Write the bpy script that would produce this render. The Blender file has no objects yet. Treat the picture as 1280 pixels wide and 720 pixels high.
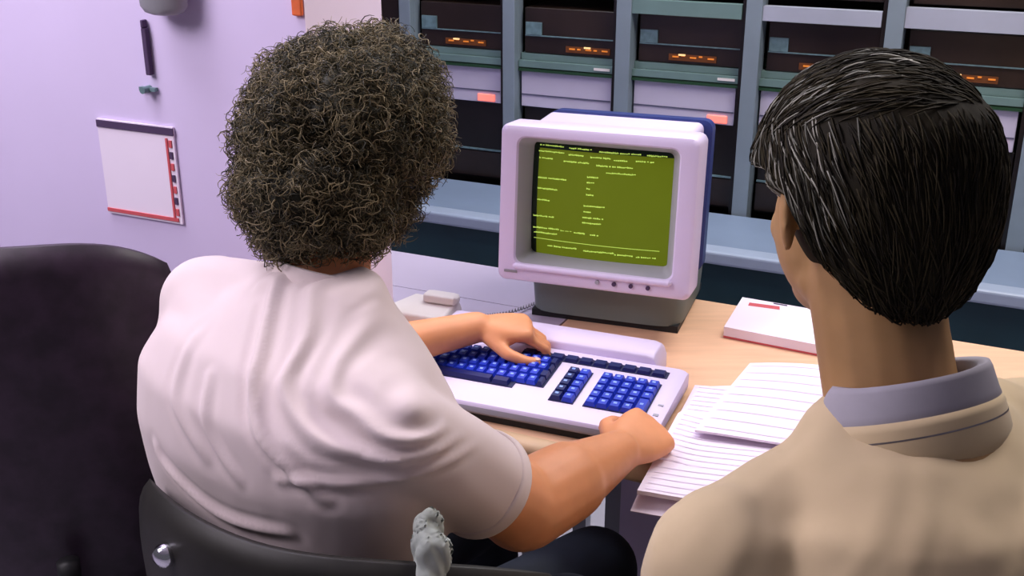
import bpy, bmesh, math, random
from mathutils import Vector as Vec, Matrix, noise
random.seed(7)
SC = bpy.context.scene
COL = SC.collection
PI = math.pi
R = math.radians
# ------------------------------------------------------------------ camera
F = 1400.0; PITCH = R(21); CZ = 1.52
cam = bpy.data.cameras.new('camera'); co = bpy.data.objects.new('camera', cam); COL.objects.link(co)
cam.sensor_width = 36; cam.lens = F / 1280 * 36; cam.clip_start = .05
co.location = (0, 0, CZ); co.rotation_euler = (PI/2 - PITCH, 0, 0); SC.camera = co

def ray(px, py):
    a = (px-640)/F; b = (360-py)/F
    return Vec((a, math.cos(PITCH)+b*math.sin(PITCH), -math.sin(PITCH)+b*math.cos(PITCH)))
def atz(px, py, z):
    d = ray(px, py); t = (z-CZ)/d.z; return Vec((0, 0, CZ)) + d*t
def atd(px, py, Z):
    return Vec((0, 0, CZ)) + ray(px, py)*Z
def onplane(px, py, p0, n):
    d = ray(px, py); o = Vec((0, 0, CZ)); t = (p0-o).dot(n)/d.dot(n); return o + d*t
TH = R(25)
U = Vec((math.cos(TH), -math.sin(TH), 0)); V = Vec((math.sin(TH), math.cos(TH), 0)); Z = Vec((0, 0, 1))
def W(u, v, z): return U*u + V*v + Z*z

# ------------------------------------------------------------------ materials
def mat(name, col, rough=.6, metal=0, spec=.4, var=0, scale=20, bump=0, emit=None, es=0, col2=None, sub=0, island=False, sheen=0, stretch=None, coat=0):
    m = bpy.data.materials.new(name); m.use_nodes = True; nt = m.node_tree; b = nt.nodes['Principled BSDF']
    b.inputs['Base Color'].default_value = (*col, 1); b.inputs['Roughness'].default_value = rough
    b.inputs['Metallic'].default_value = metal; b.inputs['Specular IOR Level'].default_value = spec
    b.inputs['Coat Weight'].default_value = coat
    if sub:
        b.inputs['Subsurface Weight'].default_value = sub; b.inputs['Subsurface Radius'].default_value = (.02, .008, .004)
        b.inputs['Subsurface Scale'].default_value = .5
    if sheen: b.inputs['Sheen Weight'].default_value = sheen
    if emit: b.inputs['Emission Color'].default_value = (*emit, 1); b.inputs['Emission Strength'].default_value = es
    tc = nt.nodes.new('ShaderNodeTexCoord'); src = tc.outputs['Object']
    if stretch:
        mp = nt.nodes.new('ShaderNodeMapping'); mp.inputs['Scale'].default_value = stretch
        nt.links.new(src, mp.inputs[0]); src = mp.outputs[0]
    nz = nt.nodes.new('ShaderNodeTexNoise'); nz.inputs['Scale'].default_value = scale; nz.inputs['Detail'].default_value = 4
    nt.links.new(src, nz.inputs['Vector'])
    c2 = col2 or tuple(max(0, c*(1-var)) for c in col)
    mx = nt.nodes.new('ShaderNodeMix'); mx.data_type = 'RGBA'
    mx.inputs[6].default_value = (*c2, 1); mx.inputs[7].default_value = (*col, 1)
    cr = nt.nodes.new('ShaderNodeMapRange'); cr.inputs[1].default_value = .35; cr.inputs[2].default_value = .65
    if island:
        g = nt.nodes.new('ShaderNodeNewGeometry'); ad = nt.nodes.new('ShaderNodeMath'); ad.operation = 'MULTIPLY_ADD'
        ad.inputs[1].default_value = .5; nt.links.new(nz.outputs[0], ad.inputs[0])
        m2 = nt.nodes.new('ShaderNodeMath'); m2.operation = 'MULTIPLY'; m2.inputs[1].default_value = .5
        nt.links.new(g.outputs['Random Per Island'], m2.inputs[0]); nt.links.new(m2.outputs[0], ad.inputs[2])
        nt.links.new(ad.outputs[0], cr.inputs[0])
    else: nt.links.new(nz.outputs[0], cr.inputs[0])
    nt.links.new(cr.outputs[0], mx.inputs[0]); nt.links.new(mx.outputs[2], b.inputs['Base Color'])
    if bump:
        bp = nt.nodes.new('ShaderNodeBump'); bp.inputs['Strength'].default_value = bump; bp.inputs['Distance'].default_value = .002
        nt.links.new(nz.outputs[0], bp.inputs['Height']); nt.links.new(bp.outputs[0], b.inputs['Normal'])
    return m
M = {}
M['wall'] = mat('painted_wall', (.70, .60, .86), .8, var=.05, scale=3)
M['wall_end'] = mat('painted_wall_warm', (.86, .74, .88), .8, var=.04, scale=3)
M['darkwall'] = mat('dark_wall', (.05, .055, .07), .9, var=.2, scale=4)
M['ceil'] = mat('ceiling_paint', (.75, .74, .78), .9, var=.05, scale=6)
M['lilac'] = mat('lilac_laminate', (.56, .49, .62), .35, var=.06, scale=4)
M['wood'] = mat('pale_wood_laminate', (.82, .51, .32), .38, var=.10, scale=5, stretch=(2, 14, 2))
M['woodedge'] = mat('wood_edge', (.66, .46, .28), .4, var=.15, scale=10)
M['metal'] = mat('grey_metal', (.35, .36, .40), .4, .6, var=.1)
M['post'] = mat('rack_post', (.25, .31, .35), .45, .1, var=.08, scale=8)
M['bar'] = mat('rack_bar_light', (.42, .44, .52), .5, 0, var=.08, scale=8)
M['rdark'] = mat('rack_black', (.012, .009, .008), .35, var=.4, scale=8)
M['rdark2'] = mat('rack_black_smoked', (.028, .016, .012), .3, var=.4, scale=8)
M['rgreen'] = mat('rack_shelf_green', (.17, .27, .25), .45, var=.15, scale=6)
M['rgreend'] = mat('rack_shelf_dark_green', (.02, .07, .03), .45, var=.2, scale=6)
M['rwhite'] = mat('rack_panel_white', (.62, .57, .70), .5, var=.05, scale=6)
M['rline'] = mat('rack_line', (.10, .10, .16), .5)
M['rblue'] = mat('rack_label_blue', (.16, .26, .28), .4, var=.3, scale=60)
M['amber'] = mat('amber_lamp', (.8, .25, .03), .4, emit=(1, .28, .04), es=.3)
M['amberdim'] = mat('amber_glow', (.10, .035, .01), .5, emit=(1, .22, .02), es=.04)
M['amberhot'] = mat('amber_lamp_bright', (1, .7, .3), .4, emit=(1, .6, .25), es=.8)
M['redlamp'] = mat('red_lamp', (1, .3, .25), .4, emit=(1, .18, .12), es=.9)
M['console'] = mat('console_top', (.23, .30, .41), .4, var=.1, scale=4)
M['consolelip'] = mat('console_lip', (.36, .43, .54), .35, var=.05)
M['teal'] = mat('console_teal', (.012, .05, .062), .4, var=.3, scale=4)
M['teal2'] = mat('console_teal_trim', (.04, .12, .14), .4, var=.2)
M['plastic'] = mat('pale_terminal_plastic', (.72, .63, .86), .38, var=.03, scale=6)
M['plastic2'] = mat('bezel_inner_shaded', (.40, .40, .44), .45, var=.04, scale=6)  # shade of the screen recess is mixed into this colour
M['bluesh'] = mat('dark_blue_shell', (.03, .05, .22), .4, var=.2)
M['base'] = mat('shaded_plinth', (.15, .185, .175), .5, var=.1, scale=8)  # shadow below the bezel is put into this plinth colour
M['black'] = mat('matt_black', (.01, .01, .012), .55, var=.3)
M['crtglass'] = mat('crt_glass', (.05, .09, .005), .5, spec=.15, emit=(.17, .20, .006), es=.50, var=.1)
M['crtdark'] = mat('crt_mask', (.008, .02, .01), .2)
M['crttext'] = mat('phosphor_text', (.3, .5, .05), .5, emit=(.40, .56, .10), es=.95)
M['key'] = mat('blue_key', (.015, .04, .48), .35, var=.1)
M['keydark'] = mat('dark_blue_key', (.008, .012, .10), .35, var=.1)
M['legend'] = mat('key_legend', (.25, .38, .85), .5)
M['kwell'] = mat('key_well', (.01, .012, .06), .6)
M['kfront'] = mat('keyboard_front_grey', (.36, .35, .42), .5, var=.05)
M['paper'] = mat('paper', (.88, .78, .93), .8, var=.02, scale=10)
M['paperline'] = mat('paper_line', (.78, .68, .85), .8)
M['print'] = mat('print_dark', (.07, .04, .10), .8)
M['red'] = mat('red_print', (.62, .10, .12), .6)
M['orange'] = mat('orange_plaque', (.80, .16, .05), .5, var=.3, scale=25)
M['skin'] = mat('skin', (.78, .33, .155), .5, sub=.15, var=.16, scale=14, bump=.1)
M['skin2'] = mat('skin_olive', (.42, .235, .10), .55, sub=.1, var=.2, scale=14)  # darker olive skin of the man in the jacket
M['nail'] = mat('finger_nail', (.80, .48, .40), .3)
M['shirt'] = mat('cream_shirt', (.72, .60, .60), .85, var=.05, scale=5, sheen=.2, bump=.05)
M['white'] = mat('white_cloth', (.36, .39, .36), .85, var=.2, scale=30)
M['navy'] = mat('navy_trousers', (.008, .014, .03), .8, var=.4, scale=12)
M['jacket'] = mat('tan_jacket', (.60, .46, .28), .85, var=.12, scale=7, sheen=.2, bump=.1)
M['collar'] = mat('grey_collar', (.34, .32, .37), .8, var=.1)
M['hair'] = mat('brown_curly_hair', (.24, .19, .10), .55, col2=(.022, .020, .008), scale=22, island=True)
M['hairbase'] = mat('brown_hair_mass', (.045, .042, .02), .6, col2=(.012, .013, .006), scale=25)
M['hair2'] = mat('dark_straight_hair', spec=.15, col=(.034, .027, .013), rough=.75, col2=(.010, .008, .005), scale=10, island=True)
M['hairg'] = mat('grey_hair', (.30, .29, .24), .5, col2=(.08, .08, .06), scale=10, island=True)
M['eye'] = mat('eye_white', (.8, .8, .78), .2)
M['iris'] = mat('iris', (.04, .03, .02), .2)
M['lip'] = mat('lips', (.5, .2, .16), .5)
M['leather'] = mat('black_upholstery', (.014, .012, .010), .55, var=.4, scale=18, bump=.3)
M['leather2'] = mat('dark_plum_upholstery', (.035, .018, .035), .45, var=.5, scale=30, bump=.4)
M['chrome'] = mat('chrome', (.8, .8, .85), .12, 1)
M['cream'] = mat('cream_plastic', (.85, .78, .74), .4, var=.03)
M['shoe'] = mat('black_shoe', (.01, .01, .01), .3)
M['tube'] = mat('light_panel', (.9, .9, .95), .5, emit=(.95, .93, 1), es=2.5)
M['grey'] = mat('grey_plastic', (.30, .30, .33), .5, var=.1)
# floor: raised tiles
def floor_mat():
    m = mat('raised_floor_tiles', (.42, .40, .46), .5); nt = m.node_tree; b = nt.nodes['Principled BSDF']
    tc = nt.nodes['Texture Coordinate']; mp = nt.nodes.new('ShaderNodeMapping'); mp.inputs['Rotation'].default_value[2] = TH
    br = nt.nodes.new('ShaderNodeTexBrick'); br.offset = 0; br.inputs['Scale'].default_value = 1
    br.inputs['Brick Width'].default_value = .6; br.inputs['Row Height'].default_value = .6; br.inputs['Mortar Size'].default_value = .004
    br.inputs['Color1'].default_value = (.44, .42, .48, 1); br.inputs['Color2'].default_value = (.40, .38, .45, 1); br.inputs['Mortar'].default_value = (.1, .1, .12, 1)
    nt.links.new(tc.outputs['Object'], mp.inputs[0]); nt.links.new(mp.outputs[0], br.inputs['Vector']); nt.links.new(br.outputs[0], b.inputs['Base Color'])
    return m
M['floor'] = floor_mat()

# ------------------------------------------------------------------ object helpers
def link(name, me, parent=None, mats=None, smooth=False):
    o = bpy.data.objects.new(name, me); COL.objects.link(o)
    if mats is not None and not me.materials:
        for m in (mats if isinstance(mats, (list, tuple)) else [mats]): me.materials.append(M[m])
    if smooth: me.polygons.foreach_set('use_smooth', [True]*len(me.polygons))
    if parent:
        o.parent = parent; o.matrix_parent_inverse = parent_world(parent).inverted()
    return o
def parent_world(p):
    m = p.matrix_basis.copy()
    while p.parent:
        m = p.parent.matrix_basis @ p.matrix_parent_inverse @ m if False else p.parent.matrix_basis @ (p.matrix_parent_inverse @ m)
        p = p.parent
    return m
def obj(name, bm, mats, parent=None, smooth=False, label=None, bevel=0, auto=False):
    bmesh.ops.recalc_face_normals(bm, faces=bm.faces)
    me = bpy.data.meshes.new(name); bm.to_mesh(me); bm.free()
    o = link(name, me, parent, mats, smooth or auto)
    if bevel:
        b = o.modifiers.new('bevel', 'BEVEL'); b.width = bevel; b.segments = 3; b.limit_method = 'ANGLE'; b.angle_limit = R(40)
    if auto: me.set_sharp_from_angle(angle=R(40))
    if label: o['label'] = label
    return o
def thing(name, label, cat, loc=(0, 0, 0), group=None):
    o = bpy.data.objects.new(name, None); COL.objects.link(o); o.location = loc; o.empty_display_size = .05
    o['label'] = label; o['category'] = cat
    if group: o['group'] = group
    return o
def tag(o, label, cat, group=None):
    o['label'] = label; o['category'] = cat
    if group: o['group'] = group
    return o
def struct(o): o['kind'] = 'structure'; return o

def box(bm, c, ax, ay, az, sx, sy, sz, mi=0):
    """box centred at c with half sizes along axes"""
    vs = []
    for k in (-1, 1):
        for j in (-1, 1):
            for i in (-1, 1):
                vs.append(bm.verts.new(c + ax*(i*sx) + ay*(j*sy) + az*(k*sz)))
    for q in ((0, 1, 3, 2), (4, 6, 7, 5), (0, 4, 5, 1), (2, 3, 7, 6), (0, 2, 6, 4), (1, 5, 7, 3)):
        f = bm.faces.new([vs[i] for i in q]); f.material_index = mi
    return vs
def uvbox(bm, u0, u1, v0, v1, z0, z1, mi=0, fr=None):
    a, b_, o = fr or (U, V, Vec((0, 0, 0)))
    box(bm, o + a*((u0+u1)/2) + b_*((v0+v1)/2) + Z*((z0+z1)/2), a, b_, Z, (u1-u0)/2, (v1-v0)/2, (z1-z0)/2, mi)
def B(): return bmesh.new()
def loft(bm, rings, n=32, cap=True, mi=0, closed=False):
    """rings: (centre, axA, axB, exponent)"""
    rs = []
    for r in rings:
        c, a, b = r[0], r[1], r[2]; e = r[3] if len(r) > 3 else 2
        row = []
        for i in range(n):
            t = 2*PI*i/n; x = math.cos(t); y = math.sin(t)
            x = math.copysign(abs(x)**(2/e), x); y = math.copysign(abs(y)**(2/e), y)
            row.append(bm.verts.new(c + a*x + b*y))
        rs.append(row)
    m = len(rs)
    for k in range(m if closed else m-1):
        A, Bq = rs[k], rs[(k+1) % m]
        for i in range(n):
            f = bm.faces.new((A[i], A[(i+1) % n], Bq[(i+1) % n], Bq[i])); f.material_index = mi
    if cap and not closed:
        f = bm.faces.new(rs[0][::-1]); f.material_index = mi
        f = bm.faces.new(rs[-1]); f.material_index = mi
    return rs
def basis(d):
    d = d.normalized(); a = d.cross(Z)
    if a.length < .05: a = d.cross(Vec((1, 0, 0)))
    a.normalize(); return a, a.cross(d).normalized()
def capsule(bm, p1, p2, r1, r2, n=16, fx=1, ax=None, h=5):
    d = (p2-p1).normalized()
    if ax is None: a, b = basis(d)
    else: a = (ax - d*ax.dot(d)).normalized(); b = a.cross(d)
    rings = []
    for k in range(h+1):
        t = (k+.35)/(h+.35)*PI/2; rings.append((p1 - d*(r1*math.cos(t)), a*(r1*math.sin(t)*fx), b*(r1*math.sin(t))))
    for k in range(h+1):
        t = PI/2 - (k)/(h+.35)*PI/2; rings.append((p2 + d*(r2*math.cos(t)), a*(r2*math.sin(t)*fx), b*(r2*math.sin(t))))
    loft(bm, rings, n)
def ell(bm, c, ax, ay, az, n=24, m=14):
    rings = []
    for k in range(m):
        t = -PI/2 + PI*(k+.3)/(m-.4); rings.append((c + az*math.sin(t), ax*math.cos(t), ay*math.cos(t)))
    loft(bm, rings, n)
def tube(bm, pts, rad, n=8, mi=0, cap=True):
    rings = []
    L = len(pts)
    pa = None
    for i, p in enumerate(pts):
        d = (pts[min(i+1, L-1)] - pts[max(i-1, 0)])
        if d.length < 1e-7: d = Vec((0, 0, 1))
        d.normalize()
        if pa is None: a, b = basis(d)
        else:
            a = (pa - d*pa.dot(d)); a = a.normalized() if a.length > 1e-4 else basis(d)[0]; b = a.cross(d)
        pa = a
        r = rad[i] if isinstance(rad, (list, tuple)) else rad
        rings.append((p, a*r, b*r))
    loft(bm, rings, n, cap, mi)
def cyl(bm, p1, p2, r, n=24, mi=0): tube(bm, [p1, p2], r, n, mi)
def spline(pts, n=8):
    out = []
    P = [pts[0]] + list(pts) + [pts[-1]]
    for i in range(1, len(P)-2):
        for k in range(n):
            t = k/n; p0, p1, p2, p3 = P[i-1:i+3]
            out.append(.5*((2*p1) + (p2-p0)*t + (2*p0-5*p1+4*p2-p3)*t*t + (3*p1-p0-3*p2+p3)*t**3))
    out.append(pts[-1]); return out
def remesh(name, bm, voxel, smooth_it, mats, parent=None, label=None, fac=.5):
    bmesh.ops.recalc_face_normals(bm, faces=bm.faces)
    me = bpy.data.meshes.new(name); bm.to_mesh(me); bm.free()
    t = bpy.data.objects.new('temporary', me); COL.objects.link(t)
    r = t.modifiers.new('r', 'REMESH'); r.mode = 'VOXEL'; r.voxel_size = voxel; r.use_smooth_shade = True
    s = t.modifiers.new('s', 'SMOOTH'); s.iterations = smooth_it; s.factor = fac
    dg = bpy.context.evaluated_depsgraph_get()
    me2 = bpy.data.meshes.new_from_object(t.evaluated_get(dg)); me2.name = name
    bpy.data.objects.remove(t); bpy.data.meshes.remove(me)
    me2.materials.clear()
    o = link(name, me2, parent, mats, True)
    if label: o['label'] = label
    return o

# ================================================================== SETTING
b = B(); box(b, Vec((0, 2, -.03)), Vec((1, 0, 0)), Vec((0, 1, 0)), Z, 4.2, 4.2, .03); struct(obj('floor', b, 'floor'))
b = B(); box(b, Vec((0, 2, 2.73)), Vec((1, 0, 0)), Vec((0, 1, 0)), Z, 4.2, 4.2, .03); struct(obj('ceiling', b, 'ceil'))
b = B(); uvbox(b, -4.6, 3.2, 4.0, 4.06, 0, 2.7); struct(obj('wall_back', b, 'darkwall'))
b = B(); uvbox(b, -3.6, -1.015, 1.435, 1.656, 0, 2.7)
for f in b.faces:
    if f.calc_center_median().dot(U) > -1.02: f.material_index = 1
b.normal_update()
struct(obj('wall_left', b, ['wall', 'wall_end']))
b = B(); uvbox(b, -3.6, -1.012, 1.423, 1.435, 0, .08); struct(obj('baseboard_left', b, 'grey'))

# wall items ------------------------------------------------------------
def wallpt(u, z, off=0): return W(u, 1.435-off, z)
t = thing('wall_calendar', 'white wall calendar page with red and navy edge hung on lilac wall', 'calendar', wallpt(-1.36, .93))
b = B(); uvbox(b, -1.46, -1.293, 1.430, 1.434, .93, 1.10); obj('page', b, 'paper', t)
b = B(); uvbox(b, -1.46, -1.292, 1.428, 1.4305, 1.086, 1.098); obj('header', b, 'print', t, label='dark printed header strip')
b = B()
for k in range(7):
    uvbox(b, -1.3035, -1.2975, 1.428, 1.4305, .945+k*.02, .957+k*.02, k % 2)
uvbox(b, -1.310, -1.306, 1.428, 1.4305, .94, 1.08, 0)
uvbox(b, -1.46, -1.30, 1.428, 1.4305, .934, .940, 0)
obj('border', b, ['red', 'print'], t, label='red and navy checked border')
b = B(); uvbox(b, -1.332, -1.322, 1.424, 1.434, 1.185, 1.262)
uvbox(b, -1.330, -1.324, 1.422, 1.434, 1.262, 1.275, 0)
tag(obj('wall_bracket', b, 'print', bevel=.002), 'narrow dark plum vertical bracket on lilac wall above the calendar', 'bracket')
t = thing('wall_lamp', 'rounded grey lamp housing high on the lilac wall', 'lamp', wallpt(-1.26, 1.30))
b = B(); loft(b, [(wallpt(-1.262, z, .028), U*w, V*(.027*s)) for z, w, s in ((1.289, .022, .5), (1.293, .034, .85), (1.302, .042, 1), (1.36, .048, 1), (1.40, .05, 1), (1.41, .03, .6))], 28)
obj('housing', b, 'grey', t, auto=True)
b = B(); uvbox(b, -1.275, -1.250, 1.40, 1.408, 1.30, 1.308); obj('switch', b, 'black', t)
b = B(); uvbox(b, -1.352, -1.318, 1.426, 1.434, 1.158, 1.164); loft(b, [(wallpt(-1.335, 1.161, o_), U*.006, Z*.006) for o_ in (.001, .02)], 12)
tag(obj('wall_plate', b, 'rblue'), 'small blue grey plate with a round stub on lilac wall between bracket and calendar', 'fitting')  # small blue grey plate and round stub
b = B(); uvbox(b, -1.034, -1.0155, 1.427, 1.4345, 1.297, 1.40)
tag(obj('warning_plaque', b, 'orange', bevel=.003), 'orange red plaque at the upper corner of the white partition', 'plaque')

# rack -------------------------------------------------------------------
PU = [-2.18, -1.82, -1.46, -1.095, -.72, -.35, .02, .39]
rk = thing('equipment_rack', 'tall grey steel equipment rack with open bays behind the console', 'rack', W(-.9, 3.4, 0))
for i, u in enumerate(PU):
    w = .0225 if i > 2 else .020
    b = B(); uvbox(b, u-w, u+w, 3.105, 3.135, 0, 2.0); uvbox(b, u-w, u-w+.006, 3.135, 3.17, 0, 2.0); uvbox(b, u+w-.006, u+w, 3.135, 3.17, 0, 2.0)
    obj('upright', b, 'post', rk, bevel=.002)
    b = B(); uvbox(b, u-w-.012, u-w-.001, 3.118, 3.16, 0, 2.0); obj('side_shade_strip', b, 'rdark', rk, label='black strip painting the shaded side of the post')  # black strip stands in for the shaded left side of the upright
b = B(); uvbox(b, PU[0], PU[-1], 3.62, 3.65, 0, 2.0); obj('back_panel', b, 'rdark', rk)
b = B(); uvbox(b, PU[0], PU[-1], 3.135, 3.60, 1.96, 2.0); obj('top_panel', b, 'post', rk)
for i in range(7):
    a, c = PU[i]+.023, PU[i+1]-.0355
    b = B(); uvbox(b, a-.001, c+.001, 3.135, 3.60, .918, .924, 1); uvbox(b, a, c, 3.130, 3.145, .9245, .944, 0)
    uvbox(b, a, c, 3.150, 3.19, .944, .964, 0); uvbox(b, a, c, 3.128, 3.15, .912, .920, 1)
    if i in (2, 3, 4): uvbox(b, c-.06, c-.01, 3.127, 3.131, .931, .938, 2)  # pale bar painted in as a highlight on the shelf front
    obj('shelf', b, ['rgreen', 'rgreend', 'cream'] , rk, label='grey green equipment shelf')
    if i >= 3:
        b = B(); uvbox(b, a, c, 3.11, 3.14, 1.106 if i < 5 else 1.108, 1.145 if i < 5 else 1.16); obj('cross_bar', b, 'rgreen' if i == 3 else 'bar', rk)
    b = B(); uvbox(b, a, c, 3.11, 3.14, 1.42, 1.46); obj('cross_bar', b, 'bar', rk)
names = {0: 'far left', 1: 'left, half behind the curly hair', 2: 'left of the monitor', 3: 'above the monitor', 4: 'right of the monitor', 5: 'beyond the dark haired man', 6: 'far right'}
nth = ['behind the white partition', 'between curly head and monitor', 'directly above the monitor', 'above the monitor right corner', 'beside the dark haired person', 'past the dark haired person', 'at the far right']
for i in range(7):
    a, c = PU[i]+.034, PU[i+1]-.037
    w = c-a
    t = thing('meter_unit', 'black rack unit with glowing amber meters, bay ' + nth[i], 'rack unit', W((a+c)/2, 3.3, .965), group='amber meter units in the rack')
    b = B(); uvbox(b, a, c, 3.15, 3.5, .9655, 1.101, 0); obj('case', b, 'rdark2', t, bevel=.003)
    b = B(); uvbox(b, a+.004, c-.004, 3.144, 3.151, 1.017, 1.020, 0); obj('divider', b, 'rblue', t)
    b = B(); uvbox(b, a+.006, a+.058, 3.143, 3.151, 1.021, 1.058, 0); obj('name_plate', b, 'rblue', t, label='pale blue name plate')
    gx = a + w*(.34 if i != 2 else .50)
    b = B(); uvbox(b, gx-.01, gx+.13, 3.146, 3.152, .975, .993, 0); obj('meter_window', b, 'amberdim', t)
    b = B()
    for k in range(5):
        x = gx + .002 + k*.026
        uvbox(b, x, x+(.010 if k % 2 else .018), 3.143, 3.1475, .984+.004*((k*i) % 2), .988+.004*((k*i) % 2), 0)
    obj('meter_lamp', b, 'amber', t)
    b = B(); x = gx + (.02 if i % 2 else .05); uvbox(b, x, x+.020, 3.141, 3.145, .990, .9945)
    obj('bright_lamp', b, 'amberhot', t)
    t = thing('drive_unit', ('pale panelled rack unit with red lamp, bay ' if i % 2 else 'plain pale panelled rack unit, bay ') + nth[i], 'rack unit', W((a+c)/2, 3.3, .80), group='pale panelled units in the rack')
    b = B(); uvbox(b, a-.006, c-.006, 3.14, 3.5, .802, .9118, 0); obj('case', b, 'rwhite', t, bevel=.002)
    b = B(); uvbox(b, a-.004, c-.008, 3.1375, 3.1415, .838, .8415, 0); obj('seam', b, 'rline', t)
    b = B(); uvbox(b, c-.085, c-.025, 3.134, 3.1415, .806, .829, 0)
    if i % 2: obj('red_lamp', b, 'redlamp', t, label='glowing red lamp', bevel=.003)
    t = thing('blank_unit', 'black lower rack unit with thin grey trim, bay ' + nth[i], 'rack unit', W((a+c)/2, 3.3, .57), group='black lower units in the rack')
    b = B(); uvbox(b, a, c, 3.15, 3.5, .552, .8, 0); obj('case', b, 'rdark', t, bevel=.003)
    b = B(); uvbox(b, a, c, 3.145, 3.151, .645, .650, 0); obj('trim_strip', b, 'rblue', t)
    b = B(); uvbox(b, a, c, 3.145, 3.1515, .56, .64, 0); obj('lower_panel', b, 'rdark2', t)
    t = thing('upper_unit', 'dark smoked rack unit at the top, bay ' + nth[i], 'rack unit', W((a+c)/2, 3.3, 1.16), group='smoked upper units in the rack')
    b = B(); uvbox(b, a, c, 3.15, 3.5, 1.165, 1.41, 0); obj('case', b, 'rdark2', t, bevel=.003)
    b = B(); uvbox(b, a+.02, a+.09, 3.143, 3.151, 1.20, 1.225, 0); obj('name_plate', b, 'rblue', t)

# low console in front of the rack ------------------------------------------
t = thing('console', 'low teal console with blue grey top running behind the desk', 'console', W(-.8, 2.93, 0))
b = B(); uvbox(b, -2.3, .75, 2.80, 3.100, .10, .52); obj('cabinet', b, 'teal', t)
b = B(); uvbox(b, -2.3, .75, 2.80, 3.095, .52, .552)
obj('worktop', b, 'console', t, bevel=.006)
b = B(); uvbox(b, -2.3, .75, 2.74, 2.80, .519, .556); obj('lip', b, 'consolelip', t, bevel=.008)
b = B(); uvbox(b, -2.28, .73, 2.765, 2.80, .34, .519); obj('front_panel', b, 'teal', t, bevel=.004)
b = B(); uvbox(b, -2.28, .73, 2.755, 2.80, .325, .34); obj('trim_strip', b, 'teal2', t)
b = B(); uvbox(b, -2.2, .65, 2.86, 3.09, 0, .10); obj('plinth', b, 'black', t)

# ================================================================== DESKS
def poly(bm, pts, z0, z1, mi=0):
    lo = [bm.verts.new(W(u, v, z0)) for u, v in pts]; hi = [bm.verts.new(W(u, v, z1)) for u, v in pts]
    bm.faces.new(lo[::-1]).material_index = mi; bm.faces.new(hi).material_index = mi
    for i in range(len(pts)):
        bm.faces.new((lo[i], lo[(i+1) % len(pts)], hi[(i+1) % len(pts)], hi[i])).material_index = mi
t = thing('wooden_desk', 'pale wood desk with rounded front edge under the keyboard', 'desk', W(-.2, 1.65, 0))
b = B(); poly(b, [(-1.008, 1.345), (.62, 1.345), (.62, 1.985), (-.718, 1.985), (-.718, 1.656), (-1.008, 1.656)], .690, .72); obj('desktop', b, 'wood', t)
b = B(); loft(b, [(W(u, 1.345, .7045), V*.022, Z*.0155) for u in (-1.008, .62)], 20); obj('edge_strip', b, 'woodedge', t, auto=True, label='rounded tan front edge')
for u, v in ((-.98, 1.40), (.58, 1.40), (.58, 1.94), (-.66, 1.94)):
    b = B(); uvbox(b, u-.02, u+.02, v-.02, v+.02, 0, .69); obj('leg', b, 'metal', t)
b = B(); uvbox(b, -.64, .56, 1.90, 1.92, .02, .69); obj('back_panel', b, 'plastic', t, label='pale grey back panel')
t = thing('lilac_table', 'grey lilac side table behind the telephone', 'table', W(-1.07, 1.82, 0))
b = B(); uvbox(b, -1.45, -.722, 1.660, 1.80, .690, .72); uvbox(b, -1.45, -.722, 1.8022, 1.985, .690, .72); uvbox(b, -1.44, -.73, 1.798, 1.805, .692, .7165, 1)
obj('tabletop', b, ['lilac', 'black'], t)
for u in (-1.42, -.745):
    for v in (1.69, 1.955):
        b = B(); uvbox(b, u-.015, u+.015, v-.015, v+.015, 0, .69); obj('leg', b, 'metal', t)

# ================================================================== MONITOR
TM = R(19); MU = Vec((math.cos(TM), -math.sin(TM), 0)); MV = Vec((math.sin(TM), math.cos(TM), 0))
MO = atz(752, 408, .72)          # front middle of the plinth
t = thing('computer_terminal', 'pale lilac computer terminal with green text screen on the desk', 'monitor', MO)
fr = (MU, MV, MO)
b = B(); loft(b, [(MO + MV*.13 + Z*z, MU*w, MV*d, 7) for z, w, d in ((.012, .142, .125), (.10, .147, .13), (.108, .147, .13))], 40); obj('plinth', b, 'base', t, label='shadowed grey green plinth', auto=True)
b = B(); uvbox(b, -.138, .138, .012, .25, .0005, .013, fr=fr); obj('foot', b, 'black', t)
# tilted head frame
tilt = R(5)
HF = (MV*math.cos(tilt) + -Z*math.sin(tilt)*-1*-1)  # back direction, dips
HU = MU
HB = (MV*math.cos(tilt) - Z*math.sin(tilt)).normalized(); HZ = HU.cross(HB).normalized()
if HZ.z < 0: HZ = -HZ
HO = MO + MV*-.062 + Z*.092 - MU*.007   # bottom centre of bezel front
hw, hh = .175, .281
def H(x, y, z): return HO + HU*x + HB*y + HZ*z
def rrect(cx, cz, w, h, r, y, n=6):
    pts = []
    for (sx, sz, a0) in ((1, 1, 0), (-1, 1, 90), (-1, -1, 180), (1, -1, 270)):
        for k in range(n+1):
            a = R(a0 + 90*k/n); pts.append(H(cx + sx*(w-r) + r*math.cos(a), y, cz + sz*(h-r) + r*math.sin(a)))
    return pts
def ringloft(bm, loops, mis=None, capend=True, capstart=False):
    rs = [[bm.verts.new(p) for p in l] for l in loops]; n = len(rs[0])
    for k in range(len(rs)-1):
        for i in range(n):
            bm.faces.new((rs[k][i], rs[k][(i+1) % n], rs[k+1][(i+1) % n], rs[k+1][i])).material_index = (mis[k] if mis else 0)
    if capend: bm.faces.new(rs[-1]).material_index = mis[-1] if mis else 0
    if capstart: bm.faces.new(rs[0][::-1])
cz = hh/2
b = B()
scz = .147; sw, sh = .126, .101
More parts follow.
